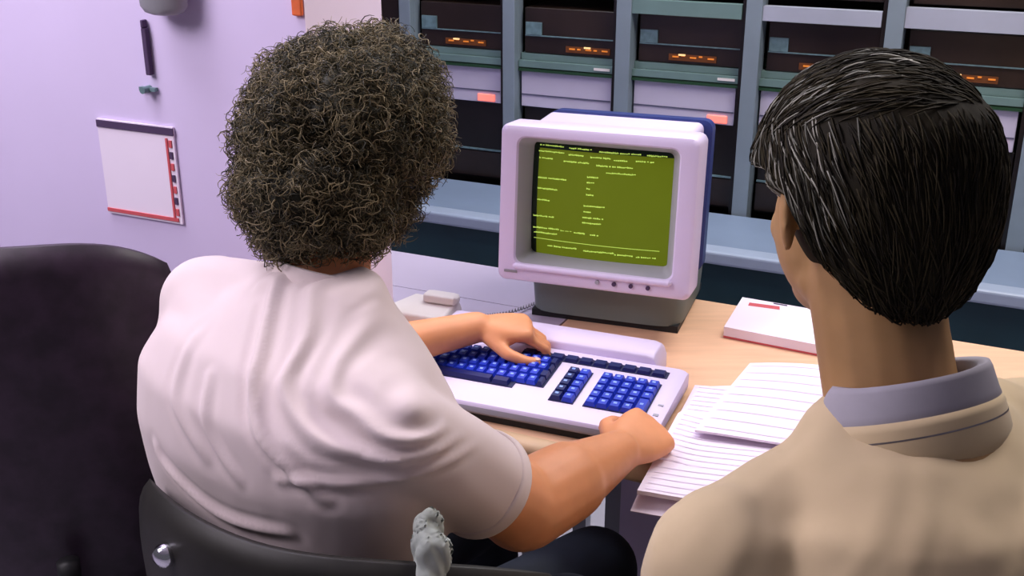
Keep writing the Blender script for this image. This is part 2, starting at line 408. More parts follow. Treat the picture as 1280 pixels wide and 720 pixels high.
ringloft(b, [rrect(0, cz, hw-.008, hh/2-.008, .012, .080), rrect(0, cz, hw-.002, hh/2-.002, .014, .077), rrect(0, cz, hw, hh/2, .015, .070), rrect(0, cz, hw, hh/2, .015, .010), rrect(0, cz, hw-.003, hh/2-.003, .014, .003), rrect(0, cz, hw-.009, hh/2-.009, .012, 0),
             rrect(0, scz, sw+.018, sh+.014, .016, 0), rrect(0, scz, sw+.015, sh+.011, .014, .004), rrect(0, scz, sw, sh, .010, .034), rrect(0, scz, sw, sh, .010, .05)], [0, 0, 0, 0, 0, 0, 0, 1, 1], capend=False)
obj('bezel', b, ['plastic', 'plastic2'], t, auto=True, label='pale lilac front bezel')
# lighter lower lip line
b = B(); tube(b, [H(-.142, -.001, .030), H(-.138, -.004, .030), H(.138, -.004, .030), H(.142, -.001, .030)], [.003, .006, .006, .003], 10); obj('lower_lip', b, 'plastic', t, auto=True)
# screen: bulged glass
b = B()
nx, nz = 24, 18
g = [[b.verts.new(H(-sw+2*sw*i/nx, .030 + .012*((2*i/nx-1)**2*.9 + (2*j/nz-1)**2*.6), scz-sh+2*sh*j/nz)) for j in range(nz+1)] for i in range(nx+1)]
for i in range(nx):
    for j in range(nz):
        f = b.faces.new((g[i][j], g[i+1][j], g[i+1][j+1], g[i][j+1])); f.material_index = 1 if (i < 1 or i > nx-1 or j > nz-2) else 0
sc = obj('screen', b, ['crtglass', 'crtdark'], t, smooth=True, label='olive green glowing screen')
TX = [  # (x0,x1,y) crop pixels of the text rows
 (265,400,308,1),(430,560,320,1),(595,820,335,1),(845,945,350,1),(260,410,338,1),(430,510,352,1),(550,660,362,1),(675,745,374,1),(790,880,378,1),(265,345,372,1),(405,550,385,1),(585,775,402,1),
 (640,800,437,1),(265,425,470,1),(540,605,460,1),(540,585,487,1),(265,375,524,1),(540,560,518,1),(540,580,548,1),(265,335,582,1),(530,640,605,1),(530,575,635,1),(245,370,665,1),(525,640,665,1),(525,630,692,1),
 (245,400,726,1),(405,470,738,0),(480,540,746,1),(570,620,754,1),(250,390,752,1),(250,940,0,2),(330,500,822,1),(535,700,840,1),(705,800,856,1),(820,920,866,1)]
def scr(x, y):
    u = (x-232)/(990-232); top = 290 + (x-245)*.055; h_ = 571 + (x-245)*.02
    return -sw + 2*sw*u, scz+sh - 2*sh*((y-top)/h_)
def glyph(x0, x1, z, hgt):
    x = (x0+x1)/2; y = .030 + .012*((x/sw)**2*.9 + ((z-scz)/sh)**2*.6) - .0007
    box(b, H(x, y, z), HU, HB, HZ, (x1-x0)/2, .0002, hgt/2)
for x0, x1, y, k in TX:
    b = B()
    if k == 2:
        for q in range(60):
            a = x0+(x1-x0)*q/60; p = scr(a, 782+(a-250)*.075); p2 = scr(a+11.8, 782+(a-250)*.075); glyph(p[0], p2[0]+.0002, p[1], .0009)
        obj('text_rule', b, 'crttext', sc); continue
    a = x0
    while a < x1-4:
        wd = 8.5
        p = scr(a, y + (a-x0)*.05); p2 = scr(a+wd, y)
        hs = random.choice((.0019, .0023, .0015) if k else (.001, .001))
        glyph(p[0], p2[0], p[1]+random.choice((0, .0003, -.0003)), hs)
        if random.random() < .35: glyph(p[0], p[0]+.0007, p[1]+.0004, .0032)
        a += 10.5 if random.random() > .08 else 16
    obj('text_row', b, 'crttext', sc)
# housing behind the bezel
b = B(); ringloft(b, [rrect(0, cz-.002, hw-.030, hh/2-.008, .012, .06), rrect(0, cz+.002, hw-.028, hh/2-.002, .012, .19), rrect(0, cz+.002, hw-.032, hh/2-.007, .02, .195)], capstart=True); obj('housing', b, 'plastic', t, auto=True, label='pale housing behind the bezel')
b = B(); ringloft(b, [rrect(0, cz-.001, hw-.034, hh/2-.01, .02, .191), rrect(.008, cz+.003, hw-.021, hh/2+.001, .018, .196), rrect(.008, cz+.003, hw-.021, hh/2+.001, .018, .23), rrect(0, cz-.01, hw-.05, hh/2-.03, .03, .29), rrect(0, cz-.015, hw-.09, hh/2-.07, .03, .33)], capstart=True); obj('rear_shell', b, 'bluesh', t, auto=True, label='dark blue rear shell')
for k, x in enumerate((.012, .042, .072, .102)):
    b = B(); cyl(b, H(x, .002, .017), H(x, -.0035, .017), .0038, 14); obj('control_knob', b, 'kfront' if k == 0 else 'print', t)
b = B(); box(b, H(-.148, -.0008, .019), HU, HB, HZ, .012, .0012, .0022); obj('badge', b, 'grey', t, label='tiny dark maker badge, unreadable')

# ================================================================== KEYBOARD
TK = R(22); KU = Vec((math.cos(TK), -math.sin(TK), 0)); KV = Vec((math.sin(TK), math.cos(TK), 0))
KO = atz(862, 461, .765)      # rear right top corner of the body
KW, KD = .455, .212
t = thing('keyboard', 'long pale keyboard with blue keys on the wooden desk', 'keyboard', KO - KU*(KW/2) - KV*(KD/2) - Z*.035)
def K(x, y, z):  # x right from left end, y from front to back, z up from desk along slope
    return Vec((KO.x, KO.y, .730)) + KU*(x-KW) + KV*(y-KD) + Z*z
def ktop(y): return .020 + .016*(y/KD)
b = B()
prof = [(.004, .0015), (0, .006), (0, ktop(0)-.005), (.004, ktop(0)), (.02, ktop(.02)), (KD-.008, ktop(KD-.008)), (KD, ktop(KD)-.006), (KD, .004), (KD-.004, .0015)]
rings = []
for x, s in ((0, .6), (.003, .85), (.009, 1), (KW-.014, 1), (KW-.005, .85), (KW, .55)):
    cy, czz = KD/2, .015
    rings.append([K(x, cy+(y-cy)*(1-(1-s)*.05), czz+(z_-czz)*(1-(1-s)*.5)) for y, z_ in prof])
rr = [[b.verts.new(p) for p in r_] for r_ in rings]
for k in range(len(rr)-1):
    for i in range(len(prof)):
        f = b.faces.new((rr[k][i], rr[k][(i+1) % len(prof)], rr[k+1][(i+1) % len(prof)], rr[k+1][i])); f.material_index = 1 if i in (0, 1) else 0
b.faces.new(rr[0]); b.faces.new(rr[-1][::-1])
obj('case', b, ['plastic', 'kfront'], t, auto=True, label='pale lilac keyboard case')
b = B(); box(b, Vec((KO.x, KO.y, .7258)) + KU*(-KW/2) + KV*(-KD/2+.012), KU, KV, Z, KW/2-.006, KD/2+.006, .0052); obj('gap_shade', b, 'black', t, label='black recessed block painting the shadow under the case')  # black block puts in the shadow gap below the keyboard case
# raised rear housing
b = B()
hp = [(KD-.004, .004), (KD-.004, .046), (KD+.004, .052), (KD+.050, .052), (KD+.062, .044), (KD+.064, .004)]
rr = []
for x, s in ((.02, .7), (.026, .95), (.035, 1), (KW-.070, 1), (KW-.058, .93), (KW-.052, .6)):
    rr.append([b.verts.new(K(x, KD+.03+(y-KD-.03)*(.85+.15*s), .004+(z_-.004)*s)) for y, z_ in hp])
for k in range(len(rr)-1):
    for i in range(len(hp)): b.faces.new((rr[k][i], rr[k][(i+1) % len(hp)], rr[k+1][(i+1) % len(hp)], rr[k+1][i]))
b.faces.new(rr[0]); b.faces.new(rr[-1][::-1])
obj('rear_housing', b, 'plastic', t, auto=True, label='raised pale ridge behind the keys', bevel=.002)
# key wells
def kbox(bm, x0, x1, y0, y1, za, zb, mi=0, inset=0):
    vs = []
    for (k, zz) in ((0, za), (1, zb)):
        s = inset*k
        for (x, y) in ((x0+s, y0+s*.6), (x1-s, y0+s*.6), (x1-s, y1-s*1.1), (x0+s, y1-s*1.1)): vs.append(bm.verts.new(K(x, y, ktop(y)+zz)))
    for q in ((0, 1, 2, 3), (7, 6, 5, 4), (0, 4, 5, 1), (1, 5, 6, 2), (2, 6, 7, 3), (3, 7, 4, 0)):
        bm.faces.new([vs[i] for i in q]).material_index = mi
b = B()
kbox(b, .030, .258, .078, .164, -.003, .0012); kbox(b, .030, .212, .062, .080, -.003, .0012)
kbox(b, .277, .317, .046, .146, -.003, .0012); kbox(b, .332, .428, .046, .146, -.003, .0012); kbox(b, .185, .430, .166, .186, -.003, .0012)
obj('key_well', b, 'kwell', t)
nkey = 0
def key(x0, x1, y0, y1, m='key', leg=True, h=.0085):
    b = B(); kbox(b, x0+.0007, x1-.0007, y0+.0007, y1-.0007, .001, h, 0, .0022)
    if leg:
        cx = (x0+x1)/2; cy = (y0+y1)/2+.001; kbox(b, cx-.0028, cx+.0024, cy-.002, cy+.0026, h-.0002, h+.0003, 1)
    return obj('key', b, [m, 'legend'], t)
P = .0168
for r_ in range(5):
    y0 = .0625 + r_*.0205 if r_ else .0625
    off = [0, .004, .0, .006, .002][r_]
    if r_ == 0:
        for x0, x1 in ((.034, .058), (.058, .176), (.176, .205)): key(x0, x1, .063, .080, 'keydark', False); nkey += 1
        continue
    n_ = 13; x = .032; yy = .0785 + (r_-1)*.0212
    for k in range(n_):
        wd = (.226)/n_
        if k == 0: wd += off
        if k == n_-1: wd = .258-.002-x
        key(x, x+wd, yy, yy+.0208, 'keydark' if k in (0, n_-1) else 'key', k not in (0, n_-1)); x += wd; nkey += 1
for c_ in range(2):
    for r_ in range(5): key(.278+c_*.019, .278+(c_+1)*.019, .047+r_*.0196, .047+(r_+1)*.0196, 'keydark' if c_ == 0 else 'key'); nkey += 1
for c_ in range(5):
    for r_ in range(5):
        if c_ == 4 and r_ == 1: continue
        key(.333+c_*.0188, .333+(c_+1)*.0188, .047+r_*.0196, .047+(r_+(2 if c_ == 4 and r_ == 0 else 1))*.0196); nkey += 1
for k in range(10): key(.187+k*.0241, .187+(k+1)*.0241-.001, .167, .185, 'keydark', False, .006)
b = B(); kbox(b, .438, .446, .055, .061, -.001, .0008); kbox(b, .438, .446, .085, .089, -.001, .0008); obj('indicator', b, 'kfront', t)

# ================================================================== TELEPHONE on the side table
tp = atz(532, 397, .72)
t = thing('telephone', 'cream telephone with its handset lying on the lilac table', 'telephone', tp)
PF = (KU, KV, tp)
b = B()
rr = [[b.verts.new(tp + KU*x*s + KV*y*s + Z*(z0 + (sl*(y+.1)/.2))) for x, y in ((-.085, -.045), (.055, -.045), (.055, .045), (-.045, .05))] for z0, sl, s in ((0.001, 0, 1), (.012, .0, 1), (.018, .012, .93))]
for k in range(2):
    for i in range(4): b.faces.new((rr[k][i], rr[k][(i+1) % 4], rr[k+1][(i+1) % 4], rr[k+1][i]))
b.faces.new(rr[0]); b.faces.new(rr[-1])
obj('body', b, 'cream', t, bevel=.004)
h0 = tp + KU*.022 + KV*.025 + Z*.034
b = B(); loft(b, [(h0 + KU*x, KV*(.016*s), Z*(.009*s), 4) for x, s in ((-.034, .5), (-.031, .9), (-.02, 1), (.02, 1), (.03, .9), (.034, .5))], 20); ell(b, h0 + KU*-.022 - Z*.006, KU*.012, KV*.014, Z*.008, 14, 8)
obj('handset', b, 'cream', t, auto=True)
b = B()
cp = [atz(578, 402, .735), atz(600, 396, .745), atz(622, 393, .74), atz(650, 386, .728), atz(672, 378, .725)]
sp = spline(cp, 30); pts = []
for i, p in enumerate(sp):
    a = i*1.6; pts.append(p + Z*(.0035*math.sin(a)) + KV*(.0035*math.cos(a)))
tube(b, pts, .0012, 5); obj('cord', b, 'grey', t, smooth=True)
b = B(); c0 = atz(587, 400, .732)
tube(b, [c0 + KU*(.016*math.cos(a*.35)) + KV*(.012*math.sin(a*.35)) + Z*(.003*math.sin(a*2.1)+a*.0001) for a in range(37)], .0035, 7); obj('cord_coil', b, 'cream', t, smooth=True)

# ================================================================== PAPERS
def sheet_mesh(pts, z, thick, lines=0, bend=0, nu=18, nv=18, name='paper', seed=0, zf=None):
    """pts: back-left, back-right, front-right, front-left (xy)"""
    b = B(); top = []
    for i in range(nu+1):
        row = []
        for j in range(nv+1):
            a, c = i/nu, j/nv
            p = (pts[0]*(1-a) + pts[1]*a)*(1-c) + (pts[3]*(1-a) + pts[2]*a)*c
            zz = z + (zf(a, c) if zf else 0)
            row.append((p, zz))
        top.append(row)
    T = [[b.verts.new(Vec((p.x, p.y, zz+thick))) for p, zz in r_] for r_ in top]
    L = [[b.verts.new(Vec((p.x, p.y, zz))) for p, zz in r_] for r_ in top]
    for i in range(nu):
        for j in range(nv):
            m = 1 if lines and j % 3 == 2 and False else 0
            b.faces.new((T[i][j], T[i+1][j], T[i+1][j+1], T[i][j+1])).material_index = m
            b.faces.new((L[i][j+1], L[i+1][j+1], L[i+1][j], L[i][j]))
    for i in range(nu):
        b.faces.new((T[i+1][0], T[i][0], L[i][0], L[i+1][0])); b.faces.new((T[i][nv], T[i+1][nv], L[i+1][nv], L[i][nv]))
    for j in range(nv):
        b.faces.new((T[0][j], T[0][j+1], L[0][j+1], L[0][j])); b.faces.new((T[nu][j+1], T[nu][j], L[nu][j], L[nu][j+1]))
    return b
def paper_lines(pts, z, thick, zf, n, w, m, parent, a0=.03, a1=.97, nm='ruled_line'):
    b = B()
    for k in range(n):
        c = (k+.5)/n
        prev = None
        for i in range(13):
            a = a0 + (a1-a0)*i/12
            def pt(cc):
                p = (pts[0]*(1-a) + pts[1]*a)*(1-cc) + (pts[3]*(1-a) + pts[2]*a)*cc
                return b.verts.new(Vec((p.x, p.y, z+thick+zf(a, cc)+.0006)))
            cur = (pt(c-w/2), pt(c+w/2))
            if prev: b.faces.new((prev[0], cur[0], cur[1], prev[1]))
            prev = cur
    return obj(nm, b, m, parent)
t = thing('printout', 'stack of white listing paper beside the keyboard, hanging over the desk edge', 'paper', atz(930, 540, .722))
q = [atz(868, 492, .722), atz(1090, 500, .722), atz(1075, 655, .722), atz(796, 624, .722)]
zf = lambda a, c: .002*math.sin(a*5+1) + .006*max(0, .25-c)**1 - .000*c + (0.010*(math.exp(-((a-.0)/.12)**2))*(1 if .3 < c < .75 else .4))
b = sheet_mesh(q, .724, .006, zf=zf); s1 = obj('sheet', b, 'paper', t, auto=True)
paper_lines(q, .724, .006, zf, 22, .008, 'paperline', s1)
q2 = [atz(931, 461, .735), atz(1075, 469, .735), atz(1120, 560, .735), atz(872, 520, .735)]
q2 = [atz(937, 460, .733), atz(1090, 468, .733), atz(1120, 575, .733), atz(868, 547, .733)]
zf2 = lambda a, c: .004*math.sin(a*4+c*2) + .004
b = sheet_mesh(q2, .7345, .0035, zf=zf2); s2 = obj('sheet', b, 'paper', t, auto=True, label='upper folded sheet')
paper_lines(q2, .7345, .0035, zf2, 9, .014, 'paperline', s2)
q3 = [atz(886, 484, .7222), atz(1000, 480, .7222), atz(1000, 530, .7222), atz(862, 530, .7222)]
b = sheet_mesh(q3, .7215, .0022); obj('sheet', b, 'paper', t)
q4 = [atz(812, 590, .72), atz(870, 594, .72), atz(846, 648, .71), atz(788, 638, .71)]
b = sheet_mesh([q4[0], q4[1], q4[2], q4[3]], .7205, .001, zf=lambda a, c: -.012*c*c)

tag(obj('loose_sheet', b, 'paper'), 'loose white sheet drooping over the desk front under the printout', 'paper')

n0 = [atz(928, 372, .74), atz(1022, 388, .74), atz(1050, 437, .74), atz(905, 409, .74)]
t = thing('notepad', 'thick white notepad with a red heading on the far part of the desk', 'notepad', (n0[0]+n0[2])/2 - Z*.02)
b = B()
def quad(bm, pp, z0, z1, mi=0):
    lo = [bm.verts.new(Vec((p.x, p.y, z0))) for p in pp]; hi = [bm.verts.new(Vec((p.x, p.y, z1))) for p in pp]
    bm.faces.new(lo[::-1]).material_index = mi; bm.faces.new(hi).material_index = mi
    for i in range(4): bm.faces.new((lo[i], lo[(i+1) % 4], hi[(i+1) % 4], hi[i])).material_index = mi
quad(b, n0, .724, .741); obj('pages', b, 'paper', t)
b = B(); quad(b, n0, .7205, .7238); obj('backing_board', b, 'red', t, label='dark red backing board')
def nint(a, c): return (n0[0]*(1-a) + n0[1]*a)*(1-c) + (n0[3]*(1-a) + n0[2]*a)*c
b = B(); quad(b, [nint(.12, .14), nint(.50, .10), nint(.50, .2), nint(.12, .24)], .7411, .7414); obj('heading', b, 'red', t, label='red printed heading')
b = B(); quad(b, [nint(.42, .02), nint(.60, .02), nint(.60, .05), nint(.42, .05)], .7411, .7416); obj('binding_clip', b, 'print', t)

# ================================================================== PEOPLE
def hand(bm, w, D, N, side, curls, thumb, s=1.0, spread=.06, nails=None):
    """w wrist, D fingers direction, N back of hand normal, side=+1 if thumb lies along D x N"""
    D = D.normalized(); N = (N - D*N.dot(D)).normalized(); S = D.cross(N)*side
    rings = [(w - D*.012*s, S*.027*s, N*.020*s), (w + D*.012*s, S*.031*s, N*.019*s), (w + D*.035*s, S*.039*s, N*.018*s, 2.3), (w + D*.065*s, S*.043*s, N*.016*s, 2.5), (w + D*.088*s, S*.042*s, N*.013*s, 2.5), (w + D*.096*s, S*.036*s, N*.009*s)]
    loft(bm, rings, 20)
    ell(bm, w + D*.035*s + S*.024*s - N*.010*s, D*.032*s, S*.018*s, N*.016*s, 16, 10)   # thenar
    lens = [(.042, .026, .021), (.046, .030, .022), (.043, .028, .021), (.034, .021, .018)]
    for i in range(4):
        off = (.030 - .020*i)*s
        base = w + D*(.088 - (.004 if i in (0,) else 0) - (.008 if i == 3 else 0))*s + S*off
        dirn = (D + S*((1.5-i)*spread)).normalized(); ax = dirn.cross(N).normalized()
        p = base - dirn*.01*s; ang = 0; r0 = (.0098 if i < 3 else .0085)*s
        ell(bm, base + N*.003*s, dirn*.012*s, S*.010*s, N*.010*s, 12, 8)  # knuckle
        for k in range(3):
            ang += R(curls[i][k]); d = (dirn*math.cos(ang) - N*math.sin(ang))
            L = lens[i][k]*s + (.01*s if k == 0 else 0)
            p2 = p + d*L; r1 = r0*(.93 if k < 2 else .86)
            capsule(bm, p, p2, r0, r1, 12); p = p2; r0 = r1
            if k == 2 and nails is not None:
                nn = (N*math.cos(ang) + dirn*math.sin(ang)); nails.append((p2 - d*.003*s + nn*r1*.80, d, ax, nn))
    # thumb
    p = w + D*.018*s + S*.026*s - N*.008*s
    for k, (L, r0, r1) in enumerate(((.044, .0145, .012), (.034, .0118, .0108), (.026, .0108, .009))):
        a, bb, c = thumb[k]; d = (D*a + S*bb + N*c).normalized(); p2 = p + d*L*s
        capsule(bm, p, p2, r0*s, r1*s, 12); p = p2
        if k == 2 and nails is not None: nails.append((p2 - d*.004*s + N*r1*.8*s, d, d.cross(N).normalized(), N))
def head(bm, c, Fd, Up, s=1.0):
    Fd = Fd.normalized(); Up = (Up - Fd*Up.dot(Fd)).normalized(); Rt = Fd.cross(Up)
    ell(bm, c + Up*.025*s - Fd*.012*s, Rt*.076*s, Fd*.096*s, Up*.088*s, 32, 20)
    ell(bm, c + Fd*.030*s - Up*.030*s, Rt*.062*s, Fd*.062*s, Up*.082*s, 28, 18)
    ell(bm, c + Fd*.045*s - Up*.085*s, Rt*.040*s, Fd*.040*s, Up*.028*s, 20, 12)
    ell(bm, c + Fd*.012*s - Up*.070*s, Rt*.056*s, Fd*.050*s, Up*.036*s, 20, 12)
    ell(bm, c + Fd*.088*s - Up*.014*s, Rt*.011*s, Fd*.014*s, Up*.026*s, 14, 10)
    ell(bm, c + Fd*.100*s - Up*.030*s, Rt*.016*s, Fd*.014*s, Up*.011*s, 14, 10)
    ell(bm, c + Fd*.080*s + Up*.020*s, Rt*.052*s, Fd*.013*s, Up*.010*s, 20, 8)
    for sg in (-1, 1):
        ell(bm, c + Rt*sg*.078*s - Fd*.008*s - Up*.010*s, (Rt*.5 + -Fd*.9*sg*sg).normalized()*.018*s if sg > 0 else (Rt*-.5 - Fd*.9).normalized()*.018*s, Rt*.008*s, Up*.032*s, 16, 10)
        ell(bm, c + Rt*sg*.036*s + Fd*.060*s - Up*.030*s, Rt*.020*s, Fd*.020*s, Up*.020*s, 14, 8)
    ell(bm, c + Fd*.088*s - Up*.062*s, Rt*.022*s, Fd*.010*s, Up*.008*s, 14, 8)
    return Rt
def eyes(c, Fd, Up, s, parent):
    Rt = Fd.cross(Up)
    for sg in (-1, 1):
        b = B(); e = c + Rt*sg*.031*s + Fd*.079*s + Up*.004*s; ell(b, e, Rt*.012, Fd*.012, Up*.012, 16, 10); o = obj('eye', b, 'eye', parent, smooth=True)
        b = B(); ell(b, e + Fd*.0085, Rt*.0055, Fd*.004, Up*.0055, 12, 8); obj('iris', b, 'iris', o, smooth=True)
    b = B(); ell(b, c + Fd*.097*s - Up*.063*s, Rt*.021*s, Fd*.004*s, Up*.006*s, 14, 8); obj('lips', b, 'lip', parent, smooth=True)
def nailobj(nails, parent):
    for c, d, ax, nn in nails:
        b = B(); ell(b, c, d*.0058, ax*.0052, nn*.0016, 12, 6); obj('fingernail', b, 'nail', parent, smooth=True)

# ---------------- man in the cream shirt
F1 = Vec((math.sin(R(40)), math.cos(R(40)), 0)); R1 = Vec((math.cos(R(40)), -math.sin(R(40)), 0))
MB = Vec((-.232, 1.20, 0))
def T1(r, f, z): return MB + R1*r + F1*f + Z*z
SR = Vec((-.122, 1.060, .945)); SL = Vec((-.385, 1.322, .992))
EL = Vec((.012, 1.205, .765)); WR = atz(772, 566, .768)
ELL = Vec((-.318, 1.545, .800)); WL = atz(596, 409, .808)
HC = atd(425, 200, 1.37); HF1 = (F1 + Vec((-.1, .15, -.12))).normalized()
b = B()
# torso
loft(b, [(T1(0, -.03, .50), R1*.15, F1*.10), (T1(0, -.03, .58), R1*.17, F1*.11), (T1(-.005, -.02, .75), R1*.165, F1*.105), (T1(-.005, -.01, .88), R1*.165, F1*.095), (T1(-.02, .0, .95), R1*.14, F1*.08), (T1(-.01, .015, 1.01), R1*.08, F1*.055)], 28)
NK = Vec((-.226, 1.245, 1.04))
capsule(b, NK - Z*.02, HC - Z*.06 - HF1*.025, .054, .056)
for S_, E_ in ((SR, EL), (SL, ELL)):
    capsule(b, T1(0, .01, .97), S_ - Z*.012, .040, .040); capsule(b, S_ - Z*.012, E_, .044, .042)
head(b, HC, HF1, Z, 1.0)
# right forearm (elbow mass, taper)
capsule(b, EL, EL.lerp(WR, .45), .056, .053); capsule(b, EL.lerp(WR, .35), WR, .054, .031); capsule(b, SR.lerp(EL, .5), EL, .046, .055)
nails = []
D = Vec((.60, .78, -.02)); Nn = Vec((.35, -.25, .88))
hand(b, WR + (WR-EL).normalized()*.005, D, Nn, -1, [(38, 52, 30), (44, 56, 30), (48, 58, 32), (50, 60, 34)], [(.75, .55, -.35), (.9, .1, -.35), (.95, -.3, -.3)], 1.0, .03, nails)
# left forearm
capsule(b, ELL, ELL.lerp(WL, .45), .043, .038); capsule(b, ELL.lerp(WL, .35), WL, .038, .026)
D = (atz(690, 421, .790) - WL).normalized(); Nn = Vec((.10, -.12, 1))
hand(b, WL + D*.004, D + Vec((0, .10, .10)), Nn, -1 if False else 1, [(30, 48, 38), (34, 50, 36), (36, 50, 36), (38, 50, 36)], [(.70, .75, -.35), (.95, .25, -.30), (1, -.05, -.15)], .90, .08, nails)
# legs
HPR = T1(.10, -.02, .545); HPL = T1(-.10, -.02, .545)
KNR = T1(.13, .40, .520); KNL = T1(-.12, .42, .520)
for hp_, kn in ((HPR, KNR), (HPL, KNL)):
    ft = kn + F1*.03 - Z*.43; capsule(b, hp_, kn, .075, .052); capsule(b, kn, ft, .05, .036); capsule(b, ft, ft + F1*.13 - Z*.02, .036, .028)
man = remesh('person', b, .0042, 7, 'skin')
tag(man, 'seated person with curly brown hair and cream short sleeved shirt, typing at the keyboard', 'person')
eyes(HC, HF1, Z, 1.0, man)
nailobj(nails, man)
# shirt
b = B()
loft(b, [(T1(-.03, -.01, .60), R1*.190, F1*.11, 2.2), (T1(-.045, -.01, .70), R1*.215, F1*.115, 2.2), (T1(-.04, -.018, .80), R1*.234, F1*.122, 2.3), (T1(-.022, -.024, .88), R1*.234, F1*.132, 2.4),
         (T1(-.018, -.022, .95), R1*.226, F1*.128, 2.4), (T1(-.028, -.010, 1.00), R1*.190, F1*.108, 2.3), (T1(-.015, .012, 1.040), R1*.115, F1*.075, 2.1), (T1(.0, .03, 1.07), R1*.07, F1*.05)], 36)
capsule(b, NK - Z*.035, SR, .060, .058); capsule(b, NK - Z*.035, SL, .060, .062)
capsule(b, SR, T1(.04, -.055, .935), .058, .078); capsule(b, SR.lerp(EL, .25), T1(.08, -.055, .90), .058, .078); capsule(b, SR.lerp(EL, .12), T1(.10, -.05, .84), .058, .07); capsule(b, SR, T1(.02, -.02, .985), .058, .067); capsule(b, SL, T1(-.08, -.045, .96), .060, .07); capsule(b, SL, T1(-.17, -.05, .88), .058, .07)
def sleeve(bm, S_, E_, t_, r0, r1):
    d = (E_-S_).normalized(); e = S_ + (E_-S_)*t_; a, c = basis(d)
    loft(bm, [(S_ - d*.036, a*r0*.45, c*r0*.45), (S_ - d*.020, a*r0*.80, c*r0*.80), (S_, a*r0*.98, c*r0*.98), (S_.lerp(e, .4), a*(r0*.55+r1*.45), c*(r0*.55+r1*.45)), (S_.lerp(e, .8), a*r1, c*r1), (e, a*r1*1.02, c*r1*1.02)], 26)
sleeve(b, SR, EL, .66, .061, .063)
sleeve(b, SL, ELL, .80, .068, .062)
shirt = remesh('shirt', b, .0048, 22, 'shirt', man, 'cream short sleeved shirt with diagonal folds')
# folds pressed into the back of the shirt
P0 = T1(0, -.15, .95); nB = F1
folds = [([(212, 392), (232, 399), (273, 467), (305, 530), (354, 601), (380, 640)], .0075, .0065), ([(262, 400), (295, 455), (312, 500), (345, 545), (389, 586), (451, 620), (507, 634)], .0075, .0065),
         ([(318, 445), (351, 520), (389, 554), (439, 598), (507, 622)], .006, .006), ([(300, 408), (332, 427), (376, 449), (401, 495), (430, 540), (456, 568)], .007, .0065),
         ([(340, 604), (364, 611), (420, 634), (514, 645)], .004, .006),
         ([(190, 560), (207, 586), (273, 645), (345, 676)], .005, .007), ([(440, 560), (480, 600), (525, 622)], .006, .006), ([(200, 440), (215, 500), (260, 570)], .004, .008), ([(370, 480), (400, 530), (450, 585), (515, 612)], .005, .0055),
         ([(240, 480), (262, 540), (300, 600)], .004, .007), ([(505, 540), (496, 570), (486, 610)], -.002, .005), ([(270, 350), (330, 400), (420, 425), (500, 450)], -.0022, .004)]
F3 = []
for pts, amp, wd in folds:
    pp = spline([Vec((*[(onplane(x, y, P0, nB) - P0).dot(a_) for a_ in (R1, Z)], 0)) for x, y in pts], 6)
    F3.append((pp, amp, wd))
def segd(p, pts):
    best = 9; bt = 0
    for i in range(len(pts)-1):
        a, c = pts[i], pts[i+1]; ab = c-a; L = ab.length_squared
        t_ = max(0, min(1, (p-a).dot(ab)/L)) if L > 0 else 0; d = (p-(a+ab*t_)).length
        if d < best: best = d; bt = (i+t_)/(len(pts)-1)
    return best, bt
# the shoulder yoke hangs over; sleeve folds from noise
me = shirt.data
nor = [v.normal.copy() for v in me.vertices]
sd = (EL-SR).normalized()
for v, n_ in zip(me.vertices, nor):
    p = v.co; disp = 0
    if n_.dot(F1) < .35:
        q_ = Vec(((p-P0).dot(R1), (p-P0).dot(Z), 0)); wgt = min(1, max(0, .35-n_.dot(F1))*2)
        dR = (p-SR).dot(R1) - 0
        for pp, amp, wd in F3:
            d, bt = segd(q_, pp)
            if d < wd*3: disp += wgt*(math.exp(-(d/wd)**2) - .35*math.exp(-((d-wd*1.8)/wd)**2))*amp*math.sin(PI*min(1, max(.06, bt*.94+.03)))**.5
    s_ = (p-SR).dot(sd)
    if s_ > .02 and (p-SR-sd*s_).length < .1:
        # radial sleeve creases
        disp += min(1, (s_-.02)/.05)*.0026*noise.noise(Vec((p.x*14, p.y*14, p.z*30+s_*20)))
    disp += .0015*noise.noise(p*11)
    v.co = p + n_*disp*1.25
# sleeve hem and shirt tail, collar
d = (EL-SR).normalized(); a_, c_ = basis(d); e = SR + (EL-SR)*.65
b = B(); loft(b, [(e + d*x, a_*r_, c_*r_) for x, r_ in ((-.016, .0638), (-.012, .0654), (.0, .0660), (.004, .0650), (.003, .061), (-.01, .059), (-.016, .061))], 48, closed=True)
obj('sleeve_hem', b, 'shirt', man, smooth=True)
b = B(); cN = NK + Vec((.006, .01, -.002))
ca = R1; cb = (F1 + Z*-.35).normalized()
loft(b, [(cN + Z*z_ + F1*f_, ca*(r_), cb*(r_*.95)) for z_, f_, r_ in ((-.034, -.012, .092), (-.014, -.004, .079), (.006, 0, .071), (.022, .004, .066), (.024, .004, .062), (.006, 0, .062), (-.026, -.006, .070))], 48, closed=True)
obj('collar', b, 'shirt', man, smooth=True)
b = B(); q_ = atd(540, 640, 1.16)
b = B()
capsule(b, atd(533, 652, 1.14), atd(539, 690, 1.125), .012, .018, 20, 1, None); capsule(b, atd(539, 690, 1.125), atd(537, 760, 1.12), .018, .015, 20)
tail = remesh('shirt_tail', b, .002, 3, 'white', man, 'crumpled white shirt tail hanging at the waist')
for v in tail.data.vertices: v.co += v.normal*(.009*noise.noise(Vec((v.co.x*75+v.co.z*40, v.co.y*75, v.co.z*12))))
